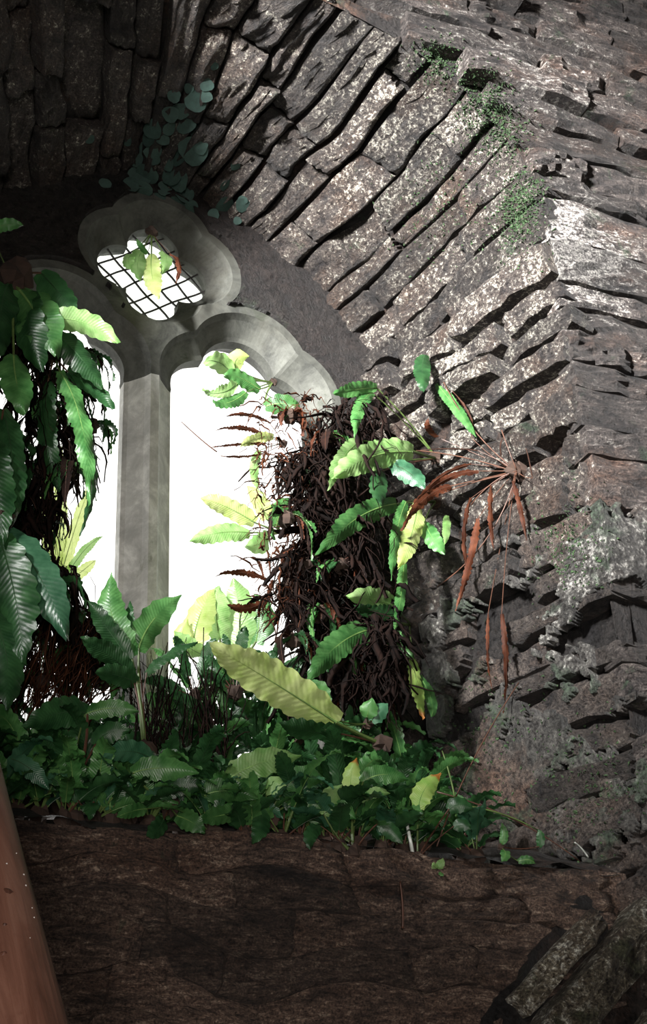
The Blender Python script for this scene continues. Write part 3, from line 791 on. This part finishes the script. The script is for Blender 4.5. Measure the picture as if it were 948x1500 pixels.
withered = sfern('withered red-brown fern splayed out on the right splay stones', (757, 690), [
    ((660, 712), (615, 720), (590, 778), .06, .07, 26, 10, 'brown', {'dead': True, 'curl': 1}), ((700, 760), (690, 830), (668, 895), .05, .06, 18, 10, 'brown', {'dead': True, 'curl': 1}),
    ((690, 730), (670, 790), (690, 850), .05, .06, 12, 30, 'brown', {'dead': True}), ((752, 705), (762, 740), (772, 792), .05, .05, 12, 10, 'brown', {'dead': True}), ((720, 712), (716, 760), (724, 806), .05, .06, 14, 30, 'brown', {'dead': True}),
    ((700, 690), (650, 690), (600, 745), .05, .07, 18, 20, 'brown', {'dead': True, 'curl': 2}), ((640, 640), (620, 630), (628, 612), .05, .06, 16, 20, 'brown', {'dead': True}), ((735, 900), (748, 990), (738, 1045), .05, .06, 15, 40, 'brown', {'dead': True, 'curl': 2}),
    ((715, 900), (712, 975), (722, 1010), .04, .06, 9, 40, 'brown', {'dead': True, 'curl': 2}), ((690, 640), (700, 610), (660, 570), .04, .06, 6, 20, 'brown', {'dead': True}), ((690, 680), (640, 690), (610, 735), .05, .07, 10, 20, 'brown', {'dead': True}),
    ((780, 700), (775, 670), (770, 655), .04, .05, 4, 20, 'fibre', {'dead': True}), ((735, 670), (730, 650), (738, 640), .04, .05, 4, 20, 'fibre', {'dead': True}), ((700, 660), (660, 655), (612, 660), .06, .07, 5, 20, 'fibre', {'dead': True})], root_r=.03)
for (a, b, c) in [((757, 690), (690, 640), (650, 560)), ((757, 692), (680, 665), (610, 660)), ((757, 694), (690, 700), (600, 745)), ((757, 688), (745, 660), (735, 630)), ((757, 690), (720, 700), (690, 740)), ((757, 692), (730, 800), (640, 860))]:
    q = bez(sp(*a, .02), sp(*b, .06), sp(*c, .05), 12); V, F = tube(q, [.0018] * 12, 5)
    mesh_obj('stalk', V, F, M_STALKB, withered, q[0], True)
# --- ferns along the sill, one plant for each clump that shows
leafy('harts_tongue_fern', 'pale green fern reaching up over the middle of the sill', at(395, 1195, 2.70), [
    ((336, 1140), (380, 1110), (442, 1106), 2.66, 2.64, 42, 10, 'light'), ((300, 1165), (330, 1150), (378, 1170), 2.66, 2.63, 36, -15, 'mid'), ((420, 1150), (445, 1130), (478, 1140), 2.66, 2.64, 34, 10, 'mid'),
    ((380, 1185), (390, 1210), (370, 1235), 2.66, 2.63, 26, 0, 'dark'), ((420, 1180), (450, 1160), (470, 1185), 2.68, 2.64, 26, 10, 'mid'), ((350, 1190), (320, 1195), (290, 1200), 2.66, 2.63, 26, 10, 'mid'), ((390, 1160), (400, 1140), (420, 1150), 2.66, 2.63, 26, 30, 'light')])
leafy('harts_tongue_fern', 'mid green spreading fern on the sill below the mullion', at(250, 1180, 2.72), [
    ((195, 1132), (235, 1118), (292, 1132), 2.68, 2.64, 36, 10, 'mid'), ((222, 1112), (190, 1090), (153, 1110), 2.7, 2.66, 32, 10, 'teal'), ((235, 1165), (270, 1140), (300, 1155), 2.68, 2.64, 28, 10, 'dark'),
    ((215, 1185), (195, 1185), (172, 1197), 2.66, 2.63, 20, 10, 'mid'), ((260, 1195), (280, 1200), (300, 1220), 2.66, 2.62, 28, 10, 'mid'), ((240, 1200), (235, 1215), (215, 1225), 2.66, 2.63, 24, 10, 'dark')])
leafy('harts_tongue_fern', 'dark drooping fern on the sill close to the timber pole', at(110, 1150, 2.75), [
    ((128, 1045), (85, 1035), (38, 1066), 2.74, 2.70, 44, 10, 'dark'), ((125, 1046), (165, 1030), (204, 1042), 2.74, 2.7, 26, 10, 'mid'), ((100, 1070), (92, 1090), (108, 1112), 2.72, 2.7, 30, 10, 'dark'),
    ((18, 1112), (45, 1120), (72, 1157), 2.66, 2.63, 26, 5, 'teal', {'und': .4}), ((140, 1090), (155, 1065), (190, 1070), 2.74, 2.7, 32, 10, 'dark'), ((90, 1130), (60, 1120), (40, 1090), 2.74, 2.7, 30, 10, 'dark'), ((120, 1180), (140, 1170), (130, 1200), 2.68, 2.64, 24, 10, 'dark')])
leafy('harts_tongue_fern', 'upright frond with browned edges beside light green leaves on the sill', at(518, 1252, 2.665), [
    ((514, 1158), (512, 1130), (523, 1110), 2.66, 2.65, 24, 5, 'tipped'), ((474, 1192), (480, 1165), (502, 1148), 2.65, 2.64, 28, 5, 'light'), ((532, 1145), (560, 1125), (600, 1142), 2.68, 2.66, 30, 10, 'mid'),
    ((520, 1172), (545, 1155), (572, 1162), 2.66, 2.64, 18, 10, 'light'), ((478, 1182), (500, 1180), (522, 1200), 2.65, 2.63, 26, 5, 'mid'), ((555, 1205), (575, 1215), (590, 1236), 2.65, 2.63, 22, 10, 'dark'), ((470, 1210), (450, 1215), (455, 1245), 2.65, 2.62, 20, 10, 'dark')])
leafy('harts_tongue_fern', 'lone yellow-green frond with orange tips standing beside the cut stalk', at(612, 1258, 2.662), [
    ((613, 1182), (618, 1150), (646, 1133), 2.65, 2.64, 30, 5, 'tipped', {'und': 1.3}), ((658, 1185), (672, 1172), (694, 1186), 2.65, 2.63, 24, 10, 'dark'), ((665, 1210), (680, 1205), (690, 1215), 2.65, 2.63, 18, 10, 'dark')], root_r=.014)
leafy('fern_seedling', 'tiny light green fern seedling on the wall just under the sill edge', at(640, 1278, 2.655), [
    ((641, 1272), (646, 1266), (649, 1256), 2.645, 2.64, 12, 5, 'light'), ((639, 1272), (634, 1266), (632, 1268), 2.645, 2.64, 9, 5, 'light'), ((645, 1277), (648, 1282), (645, 1284), 2.645, 2.64, 7, 5, 'mid')], root_r=.004)
leafy('fern_seedling', 'limp dark green seedling at the sill edge below the damp corner', at(735, 1240, 2.66), [
    ((735, 1235), (742, 1225), (735, 1205), 2.65, 2.64, 12, 5, 'mid'), ((738, 1245), (745, 1250), (735, 1262), 2.65, 2.64, 14, 5, 'mid'), ((760, 1262), (775, 1255), (785, 1265), 2.65, 2.64, 12, 5, 'mid'), ((790, 1240), (795, 1225), (788, 1215), 2.65, 2.64, 12, 5, 'dark')], root_r=.008)
leafy('pennywort', 'round-leaved pennywort among the ferns below the pale frond pair', at(540, 1060, 2.85), [
    ((538, 1050), (540, 1038), (545, 1022), 2.8, 2.78, 26, 5, 'mid'), ((545, 1055), (555, 1040), (568, 1030), 2.8, 2.78, 26, 5, 'teal'), ((480, 1050), (482, 1040), (488, 1030), 2.8, 2.78, 20, 5, 'light'), ((474, 1058), (478, 1050), (484, 1048), 2.8, 2.78, 16, 5, 'light')], root_r=.012)

# --- crowded look-alike ferns filling the sill
def clump(x, y, n, ln, mats, label, group, up=.75, cat='fern'):
    b = (y - YB) / (YW - YB); z0 = ZSILL + .36 * max(0, b)
    base = Vector((x, y, z0))
    plant = empty('harts_tongue_fern', base); tag(plant, label, cat, group); rootstock(plant, base, .02)
    for k in range(n):
        an = R.uniform(0, 2 * math.pi); rad = R.uniform(.35, 1.0) * ln
        d = Vector((math.cos(an), math.sin(an) * .7 - .35, 0)); d.normalize()
        h = R.uniform(.3, 1.0) * ln * up
        st = base + d * rad * .22 + Vector((0, 0, h * .45))
        tip = base + d * rad + Vector((0, 0, h * R.uniform(.55, 1.0)))
        mid = base + d * rad * .6 + Vector((0, 0, h * 1.15))
        if d.y > 0 and y > 3.0: tip.y = min(tip.y, 3.33); mid.y = min(mid.y, 3.33)
        side = d.cross(Vector((0, 0, 1))).normalized(); side = (side + Vector((0, 0, R.uniform(-.7, .7)))).normalized()
        frond(plant, st, mid, tip, R.uniform(.013, .024), side, R.choice(mats), 12, R.uniform(.8, 1.4), base, R.uniform(-.6, .6))
R.seed(21)
MARKS = ((.55, 'beside the timber pole'), (.86, 'below the left light'), (1.02, 'left of the mullion foot'), (1.20, 'at the mullion foot'), (1.36, 'under the big pale frond'), (1.52, 'near the brown-edged frond'), (1.70, 'near the cut stalk'), (9, 'in the damp corner'))
def where(x):
    for lim, t in MARKS:
        if x < lim + .08: return t
for i in range(30):
    x = .60 + .036 * i + R.uniform(-.03, .03)
    y = YB + R.uniform(.015, .10)
    big = x < 1.42
    clump(x, y, 10 if big else 5, R.uniform(.13, .21) * (1 if big else .75), ['dark', 'dark', 'mid', 'teal', 'mid', 'mid'],
          'green fern crowded on the front edge of the sill ' + where(x), 'ferns crowded along the sill edge', .75)
for i in range(26):
    x = .52 + .048 * i + R.uniform(-.03, .03); y = R.uniform(2.82, 3.1)
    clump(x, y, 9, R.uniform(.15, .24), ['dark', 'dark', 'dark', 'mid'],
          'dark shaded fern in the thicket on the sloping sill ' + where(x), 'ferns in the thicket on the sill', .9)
for i in range(24):
    x = .60 + .05 * i + R.uniform(-.02, .02); y = R.uniform(3.1, 3.28)
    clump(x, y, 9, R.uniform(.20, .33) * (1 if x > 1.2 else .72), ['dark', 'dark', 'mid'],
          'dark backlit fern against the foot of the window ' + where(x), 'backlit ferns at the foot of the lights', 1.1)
# ferns rooted in the hanging mats on both sides of the lights
def hanging(px, py, y, n, ln, mats, label, group):
    base = at(px, py, y); plant = empty('harts_tongue_fern', base); tag(plant, label, 'fern', group); rootstock(plant, base, .022)
    for k in range(n):
        an = R.uniform(-2.6, 2.6); d = Vector((math.sin(an), -R.uniform(.1, .6), 0)).normalized(); l = ln * R.uniform(.5, 1)
        st = base + d * l * .15 + Vector((0, 0, .01)); mid = base + d * l * R.uniform(.35, .6) + Vector((0, 0, l * R.uniform(-.15, .25))); tip = base + d * l * R.uniform(.3, .6) - Vector((0, 0, l * R.uniform(.3, .9)))
        tip.y = min(tip.y, 3.3)
        side = d.cross(Vector((0, 0, 1))).normalized() + Vector((R.uniform(-.5, .5), 0, R.uniform(-.5, .5)))
        frond(plant, st, mid, tip, R.uniform(.009, .018), side, R.choice(mats), 12, 1.2, base, R.uniform(-.8, .8))
for (x, y) in ((30, 560), (75, 600), (20, 650), (60, 690), (15, 730), (55, 770), (25, 830), (70, 860), (100, 900), (40, 930), (110, 960), (120, 520), (20, 980), (125, 570), (135, 625), (100, 690), (90, 560), (150, 1000), (60, 1000)):
    hanging(x, y, R.uniform(3.05, 3.2), 9, R.uniform(.12, .2), ['dark', 'dark', 'mid', 'fibre', 'fibre'],
            'dark straggling fern over the left light ' + ('close to the tracery head' if y < 590 else 'beside the long hanging strap frond' if y < 780 else 'behind the blue-green ribbed fronds' if y < 950 else 'just above the sill'), 'straggling ferns in the left mat')
for (x, y) in ((425, 610), (440, 690), (420, 760), (450, 830), (470, 900), (430, 940), (510, 960), (480, 640), (500, 830), (545, 1010), (460, 1010)):
    hanging(x, y, R.uniform(3.0, 3.15), 8, R.uniform(.10, .17), ['dark', 'fibre', 'fibre', 'brown', 'mid'],
            'shrivelled fern in the brown root mat ' + ('near its top' if y < 700 else 'level with the pale backlit fronds' if y < 850 else 'just above the sill ferns'), 'shrivelled ferns in the right mat')

def rising(px, py, y, n, ln, mats, label, group):
    base = at(px, py, y); base.z = max(base.z, ZSILL + .36 * (y - YB) / (YW - YB)); plant = empty('harts_tongue_fern', base); tag(plant, label, 'fern', group); rootstock(plant, base, .02)
    for k in range(n):
        an = R.uniform(-1.5, 1.5); d = Vector((math.sin(an), R.uniform(-.5, .1), math.cos(an) * .9 + .1)).normalized(); l = ln * R.uniform(.55, 1.1)
        st = base + d * l * .3; tip = base + d * l + Vector((0, 0, -.15 * l)); mid = base + d * l * .7 + Vector((0, 0, .12 * l))
        tip.y = min(tip.y, 3.32); mid.y = min(mid.y, 3.32)
        side = d.cross(Vector((0, 1, 0))).normalized() + Vector((R.uniform(-.6, .6), R.uniform(-.9, .9), R.uniform(-.3, .3)))
        frond(plant, st, mid, tip, R.uniform(.010, .022), side, R.choice(mats), 12, 1.2, base, R.uniform(-.8, .8))
for (x, y) in ((265, 1075), (300, 1060), (335, 1080), (365, 1050), (395, 1075), (420, 1040), (285, 1020), (345, 1015), (390, 1000), (250, 1110), (440, 1085), (310, 1110), (375, 1110)):
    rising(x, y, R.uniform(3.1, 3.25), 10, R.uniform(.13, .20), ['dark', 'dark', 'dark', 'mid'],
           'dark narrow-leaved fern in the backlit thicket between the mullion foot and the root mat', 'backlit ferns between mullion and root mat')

# ------------------------------------------------------------------ decayed leaf and root mats (uncountable strands)
def strands(name, label, count, gen, mat, kind='stuff', cat='dead leaves'):
    V, F, UV = [], [], []
    for _ in range(count):
        a, m, c, w = gen(); pts = bez(a, m, c, 7); b = len(V)
        sd = Vector((R.uniform(-1, 1), R.uniform(-1, 1), R.uniform(-.4, .4))).normalized(); tw = R.uniform(-2, 2)
        for i, p in enumerate(pts):
            T = (pts[min(i + 1, 6)] - pts[max(i - 1, 0)]).normalized(); s = (sd - T * sd.dot(T)); s = s.normalized() if s.length > .01 else T.orthogonal()
            s = s * math.cos(tw * i / 6) + s.cross(T) * math.sin(tw * i / 6)
            ww = w * (1 - .75 * abs(i / 6 - .4)) * R.uniform(.7, 1.2)
            p = p + Vector((R.uniform(-1, 1), R.uniform(-1, 1), R.uniform(-1, 1))) * .004
            V += [p - s * ww, p + s * ww, p + s.cross(T) * ww * .35]; UV += [(0, i / 6), (1, i / 6), (.5, i / 6)]
        for i in range(6):
            q = b + i * 3
            F += [(q, q + 2, q + 5, q + 3), (q + 2, q + 1, q + 4, q + 5), (q, q + 3, q + 4, q + 1)]
    o = mesh_obj(name, V, F, mat, None, V[0], True, UV); tag(o, label, cat, None, kind); return o
R.seed(5)
def right_mat():
    y = 575 + 435 * R.random() ** .75
    edge = 424 + 22 * math.sin(y * .035) + 15 * math.sin(y * .09 + 1) + max(0, 680 - y) * .55 + (16 if 650 < y < 720 else 0)
    x = edge + abs(R.gauss(0, 1)) * (40 + max(0, y - 760) * .28) + R.uniform(-6, 22)
    if x > 585: x = R.uniform(440, 580)
    d = R.uniform(3.02, 3.30) - max(0, x - 500) * .0028
    a = at(x, y, d); l = R.uniform(.03, .16)
    an = R.gauss(0, .55); c = a + Vector((math.sin(an) * l, R.uniform(-.06, .04), -l * math.cos(an)))
    m = (a + c) / 2 + Vector((R.uniform(-.04, .04), R.uniform(-.04, .02), R.uniform(-.02, .05)))
    return a, m, c, R.choice((.0012, .0018, .0025, .004, .007, .011))
strands('root_mat', 'dense dark brown mat of dead fronds and roots hanging at the right light', 2600, right_mat, LM['fibre'])
def right_sprays():
    y = R.uniform(580, 910); a = at(R.uniform(378, 470), y, R.uniform(3.04, 3.2)); l = R.uniform(.04, .15)
    c = a + Vector((R.uniform(-.7, .5) * l, -.02, R.uniform(-1, .3) * l)); return a, (a + c) / 2 + Vector((0, -.01, .02)), c, R.uniform(.001, .004)
strands('dead_fronds', 'thin russet dead frond shreds fraying from the root mat edge', 420, right_sprays, LM['russet'])
def left_mat():
    y = R.uniform(470, 960); lim = 92 + 30 * math.sin(y * .021 + 1.2) + 20 * math.sin(y * .07) + max(0, y - 820) * .25
    x = min(lim - abs(R.gauss(0, 1)) * 45, lim + 12); x = max(x, -80 + R.uniform(0, 30))
    a = at(x, y, R.uniform(3.05, 3.28)); l = R.uniform(.05, .17); c = a + Vector((R.uniform(-.04, .05), R.uniform(-.05, .03), -l))
    return a, (a + c) / 2 + Vector((R.uniform(-.04, .05), R.uniform(-.04, .02), R.uniform(-.01, .05))), c, R.choice((.0012, .002, .003, .006, .009))
strands('root_mat', 'dark tangled mat of dead fronds and roots hanging at the left light', 1500, left_mat, LM['fibre'])
def twig_left():
    a = at(R.uniform(-30, 130), R.uniform(1000, 1075), R.uniform(2.95, 3.2)); c = a + Vector((R.uniform(-.02, .12), R.uniform(-.05, .05), R.uniform(.06, .26)))
    return a, (a + c) / 2 + Vector((R.uniform(-.05, .05), 0, .02)), c, R.uniform(.0008, .0028)
strands('dead_stalks', 'tangle of thin dead stalks at the foot of the left light', 330, twig_left, LM['russet'], cat='dead stalks')
def twig_mid():
    a = at(R.uniform(190, 330), R.uniform(1085, 1130), R.uniform(2.95, 3.15)); c = a + Vector((R.uniform(-.09, .09), R.uniform(-.05, .05), R.uniform(.08, .30)))
    return a, (a + c) / 2 + Vector((R.uniform(-.04, .04), 0, .02)), c, R.uniform(.0008, .0026)
strands('dead_stalks', 'tangle of thin dead stalks under the fern at the mullion foot', 170, twig_mid, LM['fibre'], cat='dead stalks')

# single stalks and shoots
def shoot(name, label, cat, pxs, ys, r, mat):
    p = [at(x, y, d) for (x, y), d in zip(pxs, ys)]
    q = bez(p[0], p[1], p[2], 12); V, F = tube(q, [r * (1.15 - .4 * i / 11) for i in range(12)], 6)
    o = mesh_obj(name, V, F, mat, None, q[0], True); return tag(o, label, cat)
shoot('cut_stalk', 'pale bare cut fern stalk sticking up from the sill', 'stalk', [(606, 1258), (600, 1220), (590, 1181)], [2.66, 2.65, 2.645], .0042, M_CUT)
shoot('dead_stalk', 'thin green-grey stalk lying across the damp corner of the sill', 'stalk', [(680, 1180), (740, 1188), (788, 1216)], [2.68, 2.66, 2.66], .0020, M_STALK)
shoot('dead_stalk', 'slender wet stalk rising beside the orange-tipped frond', 'stalk', [(668, 1178), (662, 1140), (648, 1100)], [2.68, 2.7, 2.72], .0022, M_STALK)
shoot('dead_stalk', 'long limp stalk trailing over the sill in the damp corner by the splay', 'stalk', [(640, 1160), (760, 1190), (850, 1262)], [2.70, 2.66, 2.655], .0018, M_STALKB)
shoot('wet_stalk', 'short pale wet stalk at the far end of the sill edge', 'stalk', [(862, 1256), (852, 1240), (842, 1234)], [2.66, 2.655, 2.65], .0018, M_CUT)
shoot('dead_stalk', 'arched brown stalk rising in front of the splay foot', 'stalk', [(640, 1240), (680, 1120), (760, 1000)], [2.68, 2.68, 2.66], .0016, M_STALKB)
shoot('dead_twig', 'short dry brown twig stuck to the brown rubble wall', 'twig', [(590, 1360), (592, 1330), (586, 1290)], [2.645, 2.64, 2.645], .0022, M_STALKB)
shoot('bare_twig', 'thin bare twig reaching into the right light', 'twig', [(318, 662), (300, 650), (266, 618)], [3.15, 3.15, 3.14], .0018, M_STALKB)
# ------------------------------------------------------------------ liverwort on the soffit, moss on the arch edge
def liver():
    h0, _ = hit(255, 230)
    root = empty('liverwort', h0); tag(root, 'patch of dark blue-green liverwort lobes on the soffit above the quatrefoil', 'liverwort')
    spots = [(257, 140, 8), (265, 160, 12), (285, 150, 13), (303, 126, 8), (303, 142, 7), (278, 130, 6), (250, 165, 10), (272, 180, 14), (288, 188, 10), (270, 205, 16), (285, 222, 18), (262, 228, 14), (248, 188, 9), (225, 190, 12), (218, 202, 10), (240, 202, 8), (224, 222, 11),
             (188, 208, 6), (205, 215, 8), (198, 235, 9), (215, 255, 14), (200, 262, 14), (206, 280, 14), (190, 270, 10), (250, 255, 13), (262, 262, 14), (240, 275, 9), (236, 288, 7), (272, 285, 12), (262, 295, 10), (280, 300, 8), (330, 300, 12), (338, 298, 9), (355, 300, 9), (354, 292, 6), (332, 273, 8), (313, 315, 7), (347, 322, 5),
             (345, 242, 6), (130, 205, 6), (152, 270, 8), (315, 95, 5), (322, 107, 6), (228, 232, 8), (292, 215, 10), (246, 240, 8)]
    for (x, y, r) in spots:
        h, nn = hit(x + R.uniform(-2, 2), y + R.uniform(-2, 2)); rad = r * 1.2 * pxw(h)
        if nn.dot(CAM - h) < 0: nn = -nn
        nn = (nn.normalized() + (CAM - h).normalized() * .6).normalized()
        s = nn.orthogonal().normalized(); t = nn.cross(s); V = [h + nn * .004]; F = []; K = 14; ph = R.uniform(0, 6)
        for k in range(K):
            an = 2 * math.pi * k / K; V.append(h + (s * math.cos(an) + t * math.sin(an)) * rad * (1 + .08 * math.sin(3 * an + ph) + R.uniform(-.06, .06)) + nn * .003)
        for k in range(K): V.append(V[1 + k] * 1.0 - nn * .012 + (h - V[1 + k]) * .3)
        for k in range(K): F += [(0, 1 + k, 1 + (k + 1) % K), (1 + k, 1 + K + k, 1 + K + (k + 1) % K, 1 + (k + 1) % K)]
        mesh_obj('thallus', V, F, M_LIVER, root, h)
liver()
def moss(label, spots, n, rad):
    V, F = [], []
    for _ in range(n):
        x, y, s = R.choice(spots); h, nn = hit(x + R.gauss(0, s), y + R.gauss(0, s * 1.2))
        d = (nn * .7 + Vector((R.uniform(-1, 1), R.uniform(-1, 1), R.uniform(-1, 1))) * .7).normalized(); s_ = d.orthogonal().normalized(); t_ = d.cross(s_); l = R.uniform(.004, .011); b = len(V); w_ = l * .45
        V += [h + s_ * w_ - nn * .002, h - s_ * .5 * w_ + t_ * w_ * .8 - nn * .002, h - s_ * .5 * w_ - t_ * w_ * .8 - nn * .002, h + d * l]
        F += [(b, b + 1, b + 3), (b + 1, b + 2, b + 3), (b + 2, b, b + 3), (b, b + 2, b + 1)]
    tag(mesh_obj('moss', V, F, M_MOSS, None, V[0]), label, 'moss', None, 'stuff')
moss('green moss growing along the arch edge', [(718, 165, 22), (735, 200, 20), (770, 285, 16), (700, 140, 20), (640, 90, 16), (755, 320, 14)], 2600, .02)
moss('dull green moss on the damp stones of the splay foot', [(830, 800, 30), (640, 300, 40), (760, 330, 30), (700, 1080, 50), (860, 1150, 40)], 1500, .02)
